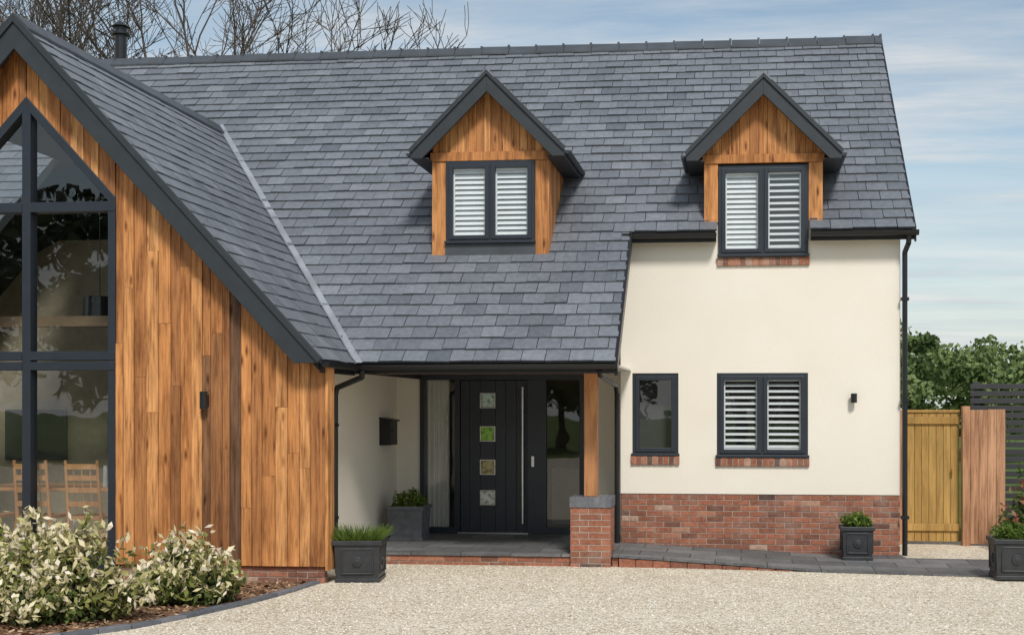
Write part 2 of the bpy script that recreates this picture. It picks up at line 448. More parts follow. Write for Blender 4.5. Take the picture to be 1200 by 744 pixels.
def wall(mb,x0,x1,z0,z1,y,th,ops,mat=0):
    xs=sorted({x0,x1,*[o[0] for o in ops],*[o[1] for o in ops]}); zs=sorted({z0,z1,*[min(z1,o[2]) for o in ops],*[min(z1,o[3]) for o in ops]})
    for a,b in zip(xs[:-1],xs[1:]):
        for c,d in zip(zs[:-1],zs[1:]):
            mx,mz=(a+b)/2,(c+d)/2
            if any(o[0]<mx<o[1] and o[2]<mz<o[3] for o in ops): continue
            mb.poly([(a,y,c),(b,y,c),(b,y,d),(a,y,d)],mat,.5); mb.poly([(a,y+th,c),(a,y+th,d),(b,y+th,d),(b,y+th,c)],mat,.5)
    for o in ops:
        a,b,c,d=o; d=min(d,z1)
        mb.poly([(a,y,c),(a,y,d),(a,y+th,d),(a,y+th,c)],mat,.5); mb.poly([(b,y,c),(b,y+th,c),(b,y+th,d),(b,y,d)],mat,.5)
        mb.poly([(a,y,c),(a,y+th,c),(b,y+th,c),(b,y,c)],mat,.5)
        if d<z1: mb.poly([(a,y,d),(b,y,d),(b,y+th,d),(a,y+th,d)],mat,.5)
W1=(-1.425,-.818,1.306,2.38); W2=(-.316,.864,1.29,2.38); W3=(-.295,.867,3.90,5.08)
mb=MB()
wall(mb,-1.58,2.04,.80,4.36,16.8,.28,[W1,W2,W3])
mb.poly([(-1.58,16.8,.8),(-1.58,16.8,4.36),(-1.58,17.8,4.36),(-1.58,17.8,.8)])
mb.poly([(-1.58,16.8,.15),(-1.58,16.8,.8),(-1.58,17.8,.8),(-1.58,17.8,.15)])
mb.prX([(16.801,.8),(24.4,.8),(24.4,4.25),(20.64,7.55),(16.801,4.3)],1.9,2.04)
mb.poly([(-1.58,16.8,.8),(2.04,16.8,.8),(2.04,16.83,.8),(-1.58,16.83,.8)])
wall(mb,-4.87,-1.58,.15,2.5,17.8,.2,[(-4.53,-2.19,.15,2.40)])
mb.box(-5.0,-4.87,13.72,17.8,0,2.5)
mb.box(-11.3,-11.17,17.9,20,0,2.5); mb.box(-11.3,-11.17,13.72,14.2,0,2.5)  # gap between these is an added, unseen opening that admits sky light
mb.box(-15,2.0,24.3,24.4,0,4.2)
mb.build('rendered_walls',[RENDER],H,recalc=False)
def brickwall(mb,x0,x1,z0,z1,y,dy,proud=.006):
    nrow=round((z1-z0)/.075); rh=(z1-z0)/nrow
    for k in range(nrow):
        x=x0-(k%2)*.1125
        while x<x1:
            a=max(x0,x+.005); b=min(x1,x+.22); x+=.225
            if b-a<.02: continue
            p=proud+U(-.002,.002); r=min(1,max(0,random.gauss(.5,.2)))
            mb.box(a,b,y-p,y+dy,z0+k*rh+.005,z0+(k+1)*rh-.005,0,r)
    mb.box(x0+.003,x1-.003,y+.001,y+dy-.004,z0,z1-.003,1)
mb=MB()
brickwall(mb,-1.575,2.035,0,.795,16.812,.09)
brickwall(mb,-11.36,-4.53,.0,.19,13.6,.09)
brickwall(mb,-4.86,-2.065,-.03,.118,15.40,.09)
brickwall(mb,-1.555,-1.48,-.03,.118,15.42,.09)
for k in range(10):
    z0=-.03+k*.075+.005; z1=z0+.065
    ax=[(-2.055,-1.838),(-1.828,-1.563)] if k%2 else [(-2.055,-1.945),(-1.935,-1.68),(-1.67,-1.563)]
    ay=[(15.345,15.445),(15.455,15.68),(15.69,15.795)] if k%2 else [(15.345,15.565),(15.575,15.795)]
    for a,b in ax:
        for c_,d_ in ay: mb.box(a,b,c_+U(-.002,.002),d_,z0,z1,0,min(1,max(0,random.gauss(.48,.2))))
mb.box(-2.05,-1.568,15.35,15.79,-.03,.719,1)
mb.box(1.91,2.028,16.95,24.39,-.1,.79,0,.45)
mb.build('brickwork',[BUNIT,MORTAR],H,bevel=.003)
mb=MB()
mb.box(-4.86,-1.44,14.66,17.79,2.405,2.43); mb.box(-4.95,-4.53,13.76,14.655,2.40,2.42)
mb.build('porch_ceiling',[SOFF],H)
mb=MB()
n=7
for i in range(n):
    a=-2.068+.518*i/n
    mb.box(a+.004,a+.518/n-.004,15.33,15.57,.72,.845,0); mb.box(a+.004,a+.518/n-.004,15.578,15.81,.72,.845,0)
mb.box(-2.06,-1.56,15.345,15.8,.721,.836,1)
mb.build('pier_coping',[BLUEB,MORTAR],H,bevel=.005)
mb=MB()
for x0,x1,z in ((-1.445,-.80,1.306),(-.335,.884,1.29),(-.315,.887,3.90)):
    n=round((x1-x0)/.075)
    w=(x1-x0)/n
    for i in range(n):
        mb.hexa([(x0+i*w+.005,16.765,z-.125),(x0+(i+1)*w-.005,16.765,z-.125),(x0+(i+1)*w-.005,16.85,z-.125),(x0+i*w+.005,16.85,z-.125),
                 (x0+i*w+.005,16.765,z-.02),(x0+(i+1)*w-.005,16.765,z-.02),(x0+(i+1)*w-.005,16.85,z-.002),(x0+i*w+.005,16.85,z-.002)],0)
    mb.box(x0+.005,x1-.005,16.772,16.84,z-.12,z-.025,1)
mb.build('brick_window_sills',[BUNIT,MORTAR],H,bevel=.004)

# ---- windows
FR=MB(); GL=MB(); BL=MB(); BK=MB()
def window(x0,x1,z0,z1,y,n=2,blind=None,back=.3):
    FR.ring(x0,x1,z0,z1,.05,y-.035,y+.05)
    FR.box(x0-.015,x1+.015,y-.075,y-.036,z0-.012,z0+.022)
    w=(x1-x0-.10-(n-1)*.045)/n
    for i in range(n):
        a=x0+.05+i*(w+.045)
        if i>0: FR.box(a-.045,a,y-.034,y+.049,z0+.05,z1-.05)
        FR.ring(a-.008,a+w+.008,z0+.042,z1-.042,.052,y-.052,y-.036)
        FR.ring(a+.006,a+w-.006,z0+.056,z1-.056,.034,y-.0355,y+.03)
        GL.poly([(a+.04,y-.01,z0+.09),(a+w-.04,y-.01,z0+.09),(a+w-.04,y-.01,z1-.09),(a+.04,y-.01,z1-.09)])
        if blind:
            pitch,sw,tilt=blind[i] if isinstance(blind,list) else blind
            BL.ring(a+.03,a+w-.03,z0+.08,z1-.08,.03,y+.015,y+.035)
            z=z0+.13
            while z<z1-.12:
                c,s=math.cos(tilt)*sw/2,math.sin(tilt)*sw/2
                t=.003; yy=y+.04
                BL.hexa([(a+.06,yy-c,z-s),(a+w-.06,yy-c,z-s),(a+w-.06,yy+c,z+s),(a+.06,yy+c,z+s),
                         (a+.06,yy-c,z-s+t*2),(a+w-.06,yy-c,z-s+t*2),(a+w-.06,yy+c,z+s+t*2),(a+.06,yy+c,z+s+t*2)])
                z+=pitch
    BK.box(x0-.02,x1+.02,y+back,y+back+.02,z0-.05,z1+.05)  # dark-coloured panel close behind the glass stands in for the room's shade
window(*W1[:2],*W1[2:],16.85,1,None,.26)
window(*W2[:2],*W2[2:],16.83,2,(.080,.066,.48),.29)
window(*W3[:2],*W3[2:],16.80,2,[(.066,.066,1.0),(.080,.066,.58)],.15)
window(-3.79,-2.63,4.05,5.10,16.25,2,[(.066,.066,1.0),(.066,.066,.92)],.14)
FR.build('window_frames',[ANTH],H,bevel=.004); BL.build('louvre_shutters',[WHITE],H); BK.build('window_dark_backing_panels',[DARKI],H)

# ---- dormers
WD=MB(); DK=MB(); DR=MB()
def dormer(cx,yf,zb):
    for s in (-1,1):
        a,b=sorted((cx+s*.765,cx+s*.585))
        WD.box(a,b,yf-.01,yf+.05,zb-.06,5.10,r=U(.5,.8))
        y=yf+.05
        while y<17.9:
            y2=y+.13
            xa,xb=sorted((cx+s*.74,cx+s*.765))
            WD.prX([(y+.003,Zm(y)-.1),(y2-.003,Zm(y2)-.1),(y2-.003,max(5.2,Zm(y2)-.09)),(y+.003,max(5.2,Zm(y)-.09))],xa,xb,r=U(.4,.9))
            y=y2
        DK.prY([(cx,6.20),(cx+s*.99,5.21),(cx+s*.99,5.10),(cx+s*.84,5.10),(cx,5.935)],yf-.26,yf-.215)
        DK.prY([(cx,6.225),(cx+s*1.01,5.215),(cx+s*.99,5.16),(cx,6.15)],yf-.285,yf-.261)
        DR.prY([(cx,6.19),(cx+s*.98,5.21),(cx+s*.98,5.13),(cx,6.09)],yf-.214,18.9)
        DK.prY([(cx+s*.765,5.12),(cx+s*.99,5.12),(cx+s*.99,5.10),(cx+s*.765,5.10)],yf-.21,17.6)
        prof=[(cx+s*1.02+.045*math.cos(t),5.18+.045*math.sin(t)) for t in np.linspace(math.pi,2*math.pi,8)]
        DK.prY(prof,yf-.2,17.62)
        for k in range(3):
            DR.prY([(cx,6.235),(cx+s*.1,6.13),(cx+s*.1,6.10),(cx,6.2)],yf-.29+k*.9,yf-.29+k*.9+.89)
    WD.box(cx-.785,cx+.785,yf-.03,yf+.05,5.103,5.215,r=.55)
    xs=[-.765]
    while xs[-1]<.765-.06: xs.append(min(.765,xs[-1]+U(.09,.14)))
    xs.append(0); xs=sorted(xs)
    for a,b in zip(xs[:-1],xs[1:]):
        if b-a<.012: continue
        WD.prY([(cx+a+.002,5.217),(cx+b-.002,5.217),(cx+b-.002,6.13-abs(b)),(cx+a+.002,6.13-abs(a))],yf,yf+.03+.004*R(),r=U(.3,.95))
dormer(-3.21,16.24,3.885); dormer(.285,16.76,4.40)
DR.build('dormer_roofs',[SLATE],H); DK.build('dormer_bargeboards',[ANTHM],H,bevel=.003)
mb=MB()
mb.box(-3.80,-2.62,16.22,16.26,3.80,4.035)
mb.build('dormer_apron_flashing',[LEADD],H)

# ---- gable cladding
def edges(a,b,w=.12):
    xs=[a]
    while xs[-1]<b-w*1.5: xs.append(xs[-1]+U(.7,1.35)*w)
    xs.append(b); return xs
c=-7.94
def top(x): return 6.10-1.09*abs(x-c)
for a,b in ((-11.39,-8.98),(-8.98,-7.94),(-7.94,-6.90),(-6.90,-4.50)):
    ed=edges(a,b)
    for x0,x1 in zip(ed[:-1],ed[1:]):
        mid=(x0+x1)/2
        win=abs(mid-c)<1.04
        zb=lambda x:(5.39-1.09*abs(x-c)) if win else .19
        zt=min(top(x0),top(x1))
        cuts=[]
        z=U(.6,3.6)
        while z<zt-.4:
            if z>max(zb(x0),zb(x1))+.3: cuts.append(z)
            z+=U(1.6,3.6)
        lv=[None]+cuts+[None]
        rb=random.gauss(.54,.22)
        for i in range(len(lv)-1):
            A0=zb(x0) if lv[i] is None else lv[i]+.002; A1=zb(x1) if lv[i] is None else lv[i]+.002
            B0=top(x0) if lv[i+1] is None else lv[i+1]; B1=top(x1) if lv[i+1] is None else lv[i+1]
            yy=13.55+U(-.010,.010)
            WD.prY([(x0+.003,A0),(x1-.003,A1),(x1-.003,B1),(x0+.003,B0)],yy,yy+.03,r=min(1,max(0,rb+random.gauss(0,.13))))
WD.box(-4.50,-4.47,13.53,13.75,.15,2.38,r=.8)
WD.box(-4.86,-4.501,13.70,13.75,.15,2.38,r=.5)
WD.build('cedar_cladding',[CEDAR],H,bevel=.0015)
mb=MB(); mb.box(-11.3,-9.0,13.59,13.62,.0,2.4)
mb.prY([(-6.88,.2),(-4.52,.2),(-4.52,2.3),(-6.88,4.9)],13.592,13.62); mb.build('cladding_backing',[DARKI],H)
mb=MB()
for s in (1,-1):
    a,b=sorted((c+s*1.04,c+s*.955)); mb.box(a,b,13.54,13.68,.14,4.26)
    mb.prY([(c,5.395),(c+s*1.045,4.256),(c+s*1.045,4.12),(c,5.26)],13.535,13.68)
mb.box(c-.05,c+.05,13.538,13.682,.14,5.3)
for z0,z1 in ((4.10,4.21),(2.34,2.435),(2.45,2.55),(.14,.22)):
    mb.box(c-1.035,c-.051,13.532,13.678,z0,z1); mb.box(c+.051,c+1.035,13.532,13.678,z0,z1)
mb.box(c-.95,c-.06,13.545,13.66,.22,.30); mb.box(c+.06,c+.95,13.545,13.66,.22,.30)
mb.build('gable_window_frame',[ANTH],H,bevel=.004)
for s in (1,-1):
    a,b=sorted((c+s*.05,c+s*.955))
    for z0,z1 in ((.3,2.34),(2.55,4.10)): GL.poly([(a,13.61,z0),(b,13.61,z0),(b,13.61,z1),(a,13.61,z1)])
    GL.poly([(c+s*.05,13.61,4.21),(c+s*.955,13.61,4.21),(c+s*.955,13.61,4.25),(c+s*.05,13.61,5.25)])
zr=lambda d:6.19-1.09*d
GL.poly([(c-.85,13.9,zr(.85)),(c-.85,15.8,zr(.85)),(c-2.73,15.8,zr(2.73)),(c-2.73,13.9,zr(2.73))])  # pane of the added rooflight, out of view, daylight for the gable room
mb=MB()
mb.box(-11.1,-5.0,13.7,17.0,.05,.2,1)
mb.box(-11.1,-5.02,16.9,17.0,.2,4.25,0); mb.box(-5.1,-5.01,13.76,16.9,.2,2.6,0)
mb.box(-7.25,-6.35,16.85,16.89,.2,2.25,2)
mb.box(-8.7,-8.0,16.86,16.89,1.3,1.9,3); mb.box(-10.2,-9.3,16.86,16.89,1.2,1.9,3)
mb.box(-7.1,-6.6,16.3,16.8,.2,1.1,3)
mb.tube((-5.3,15.2,3.0),(-10.6,15.2,3.0),.09,.09,4,1)
mb.build('gable_room_interior',[WALLI,FLOORI,SOFF,DARKI],H)

# ---- front door
mb=MB(); ST=MB()
Y=17.8
mb.box(-4.53,-4.465,Y-.03,Y+.08,.15,2.40); mb.box(-2.25,-2.19,Y-.03,Y+.08,.15,2.40)
mb.box(-4.465,-2.25,Y-.03,Y+.08,2.32,2.40)
mb.box(-4.03,-3.955,Y-.031,Y+.079,.15,2.32); mb.box(-2.99,-2.72,Y-.031,Y+.079,.15,2.32)
mb.box(-4.465,-4.03,Y-.03,Y+.08,.15,.24); mb.box(-2.72,-2.25,Y-.03,Y+.08,.15,.24)
ZW=[2.03,1.56,1.09,.66]
wx0,wx1=-3.665,-3.455
for a,b in ((-3.95,-3.82),(-3.82,-3.667),(-3.453,-3.30),(-3.30,-3.15),(-3.15,-2.995)):
    mb.box(a+.003,b-.003,Y,Y+.05,.18,2.31)
zz=[.18]+sum([[z-.105,z+.105] for z in sorted(ZW)],[])+[2.31]
for k in range(0,len(zz),2): mb.box(wx0,wx1,Y,Y+.05,zz[k],zz[k+1])
mb.box(-3.95,-3.68,Y+.02,Y+.03,.18,2.31); mb.box(-3.44,-2.995,Y+.02,Y+.03,.18,2.31)
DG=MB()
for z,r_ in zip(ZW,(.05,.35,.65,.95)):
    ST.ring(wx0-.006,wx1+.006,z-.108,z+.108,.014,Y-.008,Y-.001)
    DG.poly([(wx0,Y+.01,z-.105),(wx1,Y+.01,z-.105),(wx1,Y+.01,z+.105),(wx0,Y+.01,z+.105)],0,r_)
mb.build('front_door',[ANTH],H,bevel=.003)
m,nt,b=mat('obscured_glass_painted_reflection',.15,spec=.8)
cb_=ramp(nt,attr(nt),[(.0,(.50,.66,.60)),(.2,(.26,.56,.06)),(.5,(.44,.38,.16)),(.8,(.72,.74,.66))],'CONSTANT')  # garden reflection painted into the pane colours, one tone per pane
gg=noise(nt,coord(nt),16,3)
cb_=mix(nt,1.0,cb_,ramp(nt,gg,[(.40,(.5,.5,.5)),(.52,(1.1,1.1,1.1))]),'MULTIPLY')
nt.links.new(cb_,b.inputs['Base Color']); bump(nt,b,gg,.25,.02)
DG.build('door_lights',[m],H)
ST.tube((-3.05,Y-.07,.30),(-3.05,Y-.07,2.22),.018,.018,12)
for z in (.5,2.0): ST.tube((-3.05,Y-.07,z),(-3.05,Y,z),.01,.01,8)
ST.box(-2.93,-2.89,Y-.04,Y-.031,1.1,1.25); ST.box(-3.98,-2.97,Y-.07,Y-.032,.152,.178)
ST.build('door_handle_and_trim',[STEEL],H,bevel=.002)
for a,b in ((-4.465,-4.03),(-2.72,-2.25)): GL.poly([(a,Y+.02,.24),(b,Y+.02,.24),(b,Y+.02,2.32),(a,Y+.02,2.32)])
GL.build('window_glazing',[GLASS],H)
mb=MB()
mb.box(-4.8,-1.7,20.5,20.6,.1,2.5,0); mb.box(-4.8,-1.7,18.0,20.5,.05,.15,1); mb.box(-4.9,-4.8,18.0,20.5,.1,2.5,0); mb.box(-1.7,-1.6,18.0,20.5,.1,2.5,0); mb.box(-4.8,-1.7,18,20.5,2.5,2.6,2)
mb.box(-2.9,-2.2,19.5,20,.15,1.0,2)
for i in range(9): mb.tube((-4.45+i*.035,17.98+.02*(i%2),.2),(-4.45+i*.035,17.98+.02*(i%2),2.35),.022,.022,6,2)
mb.build('hallway_interior',[WALLI,FLOORI,SOFF],H)
mb=MB()
mb.box(-4.86,-1.47,15.37,17.79,.12,.152)
mb.build('porch_floor',[PAVE],H)
mb=MB()
mb.box(-1.906,-1.746,15.50,15.66,.845,2.345,r=.6); mb.box(-4.86,-1.62,15.505,15.655,2.345,2.404,r=.4)
mb.build('oak_porch_post',[OAK],H,bevel=.006)
mb=MB(); mb.box(-4.869,-4.71,16.9,17.24,1.42,1.76); mb.hexa([(-4.869,16.88,1.765),(-4.68,16.88,1.74),(-4.68,17.26,1.74),(-4.869,17.26,1.765),(-4.869,16.88,1.80),(-4.68,16.88,1.765),(-4.68,17.26,1.765),(-4.869,17.26,1.80)])
mb.box(-4.708,-4.70,16.95,17.19,1.62,1.65)
mb.build('wall_mailbox',[BLACK],H,bevel=.006)
mb=MB()
mb.tube((-5.85,13.47,1.91),(-5.85,13.47,2.10),.042,.042,14); mb.box(-5.88,-5.82,13.48,13.55,1.95,2.06)
mb.tube((1.444,16.72,1.99),(1.444,16.72,2.11),.04,.04,14); mb.box(1.42,1.468,16.74,16.80,2.02,2.08)
mb.build('wall_lights',[BLACK],H)
mb=MB()
mb.tube((-10.75,21.3,6.8),(-10.75,21.3,8.42),.10,.10,20); mb.tube((-10.75,21.3,8.42),(-10.75,21.3,8.46),.15,.15,20)
mb.tube((-10.75,21.3,8.46),(-10.75,21.3,8.56),.10,.10,20); mb.tube((-10.75,21.3,8.56),(-10.75,21.3,8.64),.16,.05,20)
mb.build('chimney_flue',[BLACK],H)

# ------------------------------------------------------------ ground
mb=MB(); S=500
mb.poly([(-S,-S,0),(S,-S,0),(S,S,0),(-S,S,0)]); mb.build('ground',[GRASS],recalc=False)
mb=MB(); mb.poly([(-26,-14,.004),(16,-14,.004),(16,18.9,.004),(-26,18.9,.004)]); mb.build('gravel_drive',[GRAVEL],recalc=False)
edge=[(-4.62,13.6),(-4.66,13.2),(-4.72,12.6),(-4.86,11.9),(-5.05,11.2),(-5.28,10.6),(-5.62,10.1),(-6.2,9.65),(-7.2,9.35),(-9,9.15),(-14,9.1)]
def ex(y): return float(np.interp(y,[9.65,10.1,10.6,11.2,11.9,12.6,13.6],[-6.2,-5.62,-5.28,-5.05,-4.86,-4.72,-4.62]))
def fy(x): 
    P=[(-1.5,15.37),(-.6,15.33),(.3,15.22),(1.2,15.08),(2.0,14.97),(2.6,14.9),(3.3,14.95)]
    return float(np.interp(x,[p[0] for p in P],[p[1] for p in P]))
ps=[];fs=[];rs=[]
octa=np.array([(1,0,0),(0,1,0),(-1,0,0),(0,-1,0),(0,0,1)],float)
for i in range(26000):
    y=rng.uniform(9.4,15.35); x=rng.uniform(-5.6,4.6)
    if y>9.6 and x<ex(y)+.07: continue
    if y>fy(x)-.02 and x>-1.6: continue
    r=rng.uniform(.005,.011); t=rng.uniform(0,6.28); e1=rng.uniform(.7,1.4)
    q=octa*np.array([r*e1,r,r*.7]); q[:,:]+=rng.normal(0,r*.12,q.shape)
    ca,sa=math.cos(t),math.sin(t)
    q=np.c_[q[:,0]*ca-q[:,1]*sa+x,q[:,0]*sa+q[:,1]*ca+y,q[:,2]+.005]
    b=len(ps); ps.extend(q.tolist()); fs+= [[b,b+1,b+4],[b+1,b+2,b+4],[b+2,b+3,b+4],[b+3,b,b+4]]; v=rng.uniform(.15,1); rs+=[v]*4
me=bpy.data.meshes.new('loose_pebbles'); me.from_pydata(ps,[],fs); at=me.attributes.new('rnd','FLOAT','FACE'); at.data.foreach_set('value',rs)
me.materials.append(PEBBLE); me.polygons.foreach_set('use_smooth',[True]*len(fs)); o=bpy.data.objects.new('loose_pebbles',me); COL.objects.link(o)
mb=MB()
for (x0,y0),(x1,y1) in zip(edge[:-1],edge[1:]):
    d=Vector((x1-x0,y1-y0,0)); L=d.length; d.normalize(); nn=Vector((-d.y,d.x,0)); k=max(1,round(L/.3)); 
    for i in range(k):
        a=Vector((x0,y0,0))+d*(L*i/k+.004)+nn*U(-.008,.008); b=Vector((x0,y0,0))+d*(L*(i+1)/k-.004)+nn*U(-.008,.008); q=nn*.05; z=U(.03,.05)
        mb.hexa([a-q,b-q,b+q,a+q,*[p+Vector((0,0,z)) for p in (a-q,b-q,b+q,a+q)]])
mb.build('slate_bed_edging',[BLUEB],bevel=.004)
mb=MB(); 
pts=[(x,y,.018) for x,y in edge]+[(-14,13.6,.018)]
mb.poly(pts); mb.build('planting_bed_soil',[SOIL],recalc=False)
n=5000; yy=rng.uniform(9.6,13.55,n); xx=np.array([rng.uniform(-9,ex(v)-.08) for v in yy])
Cc=np.c_[xx,yy,rng.uniform(.02,.035,n)]; th=rng.uniform(0,6.28,n); l=rng.uniform(.012,.03,n); w_=l*rng.uniform(.3,.6,n)
ax=np.c_[np.cos(th)*l,np.sin(th)*l,rng.normal(0,.006,n)]; bx=np.c_[-np.sin(th)*w_,np.cos(th)*w_,rng.normal(0,.004,n)]
m,nt,b=mat('bark_chip',.9,spec=.1); nt.links.new(ramp(nt,attr(nt),[(0,(.09,.05,.03)),(.6,(.28,.16,.09)),(1,(.5,.36,.24))]),b.inputs['Base Color'])
quads('bark_chips',np.stack([Cc-ax-bx,Cc+ax-bx,Cc+ax+bx,Cc-ax+bx],1).reshape(-1,3),rng.uniform(0,1,n),m)
mb=MB()
def pz(x): return float(np.interp(x,[-1.5,1.0,3.3],[.150,.035,.02]))
xs=np.linspace(-1.468,3.3,24)
for a,b in zip(xs[:-1],xs[1:]):
    yb=lambda x:16.83 if x<2.06 else 16.5
    ya0,ya1=fy(a),fy(b)
    mb.poly([(a,ya0,pz(a)),(b,ya1,pz(b)),(b,yb(b),pz(b)),(a,yb(b),pz(a))],0)
    if pz(b)>.045: mb.box(a+.004,b-.004,min(ya0,ya1)+.004,max(ya0,ya1)+.1,0,pz(b)-.034,1,U(.2,.6))
    mb.poly([(a,ya0-.012,pz(a)-.03),(b,ya1-.012,pz(b)-.03),(b,ya1-.012,pz(b)),(a,ya0-.012,pz(a))],0)
    mb.poly([(a,ya0-.012,pz(a)),(b,ya1-.012,pz(b)),(b,ya1,pz(b)),(a,ya0,pz(a))],0)
mb.build('slate_path',[PAVE,BUNIT],recalc=False)

# ------------------------------------------------------------ gate and fences
mb=MB(); Yg=18.4
x=2.33
while x<3.04:
    mb.box(x+.003,min(x+.1,3.05)-.003,Yg+U(0,.004),Yg+.022,.05,1.86); x+=.1
mb.box(2.33,3.05,Yg-.03,Yg-.002,1.70,1.80); mb.box(2.33,3.05,Yg-.03,Yg-.002,.2,.3); mb.box(2.31,3.06,Yg-.02,Yg+.04,1.862,1.90)
mb.tube((2.95,Yg-.05,1.0),(2.95,Yg-.05,1.08),.02,.02,8)
mb.build('garden_gate',[GATEW],bevel=.004)
mb=MB()
x=3.18
mb.box(3.07,3.17,18.25,18.4,0,1.95,r=.2)
while x<3.6:
    mb.box(x+.002,x+.118,18.3+U(0,.005),18.325,.03,1.9+U(-.005,.005)); x+=.12
mb.box(2.2,2.31,18.38,18.5,0,1.9,r=.3)
mb.build('close_board_fence',[FENW],bevel=.004)
mb=MB()
for x in (3.35,5.1,6.9,8.7): mb.box(x,x+.09,19.0,19.09,0,2.3)
z=.1
while z<2.2: mb.box(3.3,8.9,18.96,18.985,z,z+.075); z+=.105
mb.build('slatted_fence',[DARKW],bevel=.003)

# ------------------------------------------------------------ planters
def planter(name,cx,cy,z0,w,h,m,rot,leafmat,kind):
    e=empty(name)
    xf=Matrix.Translation((cx,cy,z0))@Matrix.Rotation(rot,4,'Z')
    mb=MB(xf); a=w/2; b=a*.92
    mb.hexa([(-b,-b,.02),(b,-b,.02),(b,b,.02),(-b,b,.02),(-a,-a,h-.05),(a,-a,h-.05),(a,a,h-.05),(-a,a,h-.05)])
    for x0,x1,y0,y1 in ((-a-.02,a+.02,-a-.02,-a+.02),(-a-.02,a+.02,a-.02,a+.02),(-a-.02,-a+.02,-a+.02,a-.02),(a-.02,a+.02,-a+.02,a-.02)):
        mb.box(x0,x1,y0,y1,h-.05,h)
    mb.box(-b-.012,b+.012,-b-.012,b+.012,0,.045)
    for k in range(4):
        mb.xf=xf@Matrix.Rotation(k*math.pi/2,4,'Z')
        if m is LPL:
            q=a*.96
            mb.ring(-a*.72,a*.72,h*.2,h*.82,.018,-q-.014,-q+.03)
            mb.tube((0,-q-.016,h*.5),(0,-q+.03,h*.5),h*.12,h*.12,16)
            mb.tube((0,-q-.024,h*.5),(0,-q+.03,h*.5),h*.06,h*.06,12)
    mb.build('planter_box',[m],e,bevel=.005)
    s=MB(xf); s.box(-a+.021,a-.021,-a+.021,a-.021,h-.049,h-.02); s.build('planter_soil',[SOIL],e)
    if kind=='grass':
        n=900; base=np.c_[rng.uniform(-a*.85,a*.85,n),rng.uniform(-a*.85,a*.85,n),np.full(n,h-.03)]
        dr=np.c_[base[:,0]*.5+rng.normal(0,.04,n),base[:,1]*.5+rng.normal(0,.04,n),rng.uniform(.08,.19,n)]
        pr=np.cross(dr,rng.normal(size=(n,3))); pr/=np.linalg.norm(pr,axis=1)[:,None]
        V=np.stack([base-pr*.004,base+pr*.004,base+dr+pr*.001,base+dr-pr*.001],1).reshape(-1,3)
    else:
        n=1100; u=rng.normal(size=(n,3)); u/=np.linalg.norm(u,axis=1)[:,None]
        hk=.15 if kind=='leaf' else .09
        C=u*np.array([a*.95,a*.95,hk])*rng.uniform(.4,1.15,n)[:,None]+np.array([0,0,h+.04])
        C[:,2]+=.04*np.sin(C[:,0]*25+C[:,1]*17)
        C=C[C[:,2]>h-.03]; V=leafV(C,.028,.012,.8)
    V=V@np.array(xf.to_3x3()).T+np.array(xf.translation)
    quads('plant',V,rng.uniform(.2,1,len(V)//4),leafmat,e)
planter('square_planter',-4.22,13.92,.004,.50,.46,LPL,.12,LEAFG,'grass')
planter('square_planter.001',1.44,16.30,.03,.38,.42,LPL,0,LEAFG,'low')
planter('square_planter.002',3.03,14.75,.02,.46,.45,LPL,0,LEAFG,'low')
planter('grey_square_planter',-4.46,16.95,.152,.46,.46,GPL,0,LEAFG,'leaf')

# ------------------------------------------------------------ shrubs
def shrub(name,cx,cy,rx,ry,h,n,seed,leaf=LEAFV,ls=.042,m=34):
    e=empty(name); g=np.random.default_rng(seed); random.seed(seed)
    st=MB(); C=[];rn=[]
    for i in range(n):
        t=g.uniform(0,2*math.pi); q=math.sqrt(g.uniform(0,1)); lump=1+.22*math.sin(3*t+seed)+.15*math.sin(5*t+2*seed)
        hh=h*(1-.62*q**2)*g.uniform(.45,1.15)*(1+.18*math.sin(2*t+seed*1.7))
        tip=np.array([cx+rx*q*lump*math.cos(t),cy+ry*q*lump*math.sin(t),hh])
        b0=np.array([cx+rx*.35*q*math.cos(t),cy+ry*.35*q*math.sin(t),0.0])
        mid=(b0+tip)/2+np.array([rx*.12*q*math.cos(t),ry*.12*q*math.sin(t),-.02])
        st.tube(b0,mid,.006,.004,4); st.tube(mid,tip,.004,.002,3)
        s=np.clip(g.uniform(.15,1.02,m)**.7,0,1.03)
        pos=((1-s)**2)[:,None]*b0+(2*s*(1-s))[:,None]*(mid*2-(b0+tip)/2)+(s**2)[:,None]*tip
        pos+=g.normal(0,.032,(m,3)); pos[:,2]=np.maximum(pos[:,2],.03)
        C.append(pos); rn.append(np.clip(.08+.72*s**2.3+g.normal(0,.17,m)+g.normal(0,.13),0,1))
    C=np.concatenate(C); rn=np.concatenate(rn)
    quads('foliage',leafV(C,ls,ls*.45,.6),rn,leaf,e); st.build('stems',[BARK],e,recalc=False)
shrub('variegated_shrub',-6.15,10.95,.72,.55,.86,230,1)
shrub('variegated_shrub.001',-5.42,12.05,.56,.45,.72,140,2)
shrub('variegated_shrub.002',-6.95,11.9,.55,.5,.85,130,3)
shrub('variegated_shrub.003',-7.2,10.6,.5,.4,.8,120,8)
shrub('climbing_shrub',3.86,17.7,.32,.3,1.0,60,5,LEAFR,.05)
shrub('climbing_shrub.001',4.6,16.9,.5,.4,.9,80,6,LEAFR,.05)

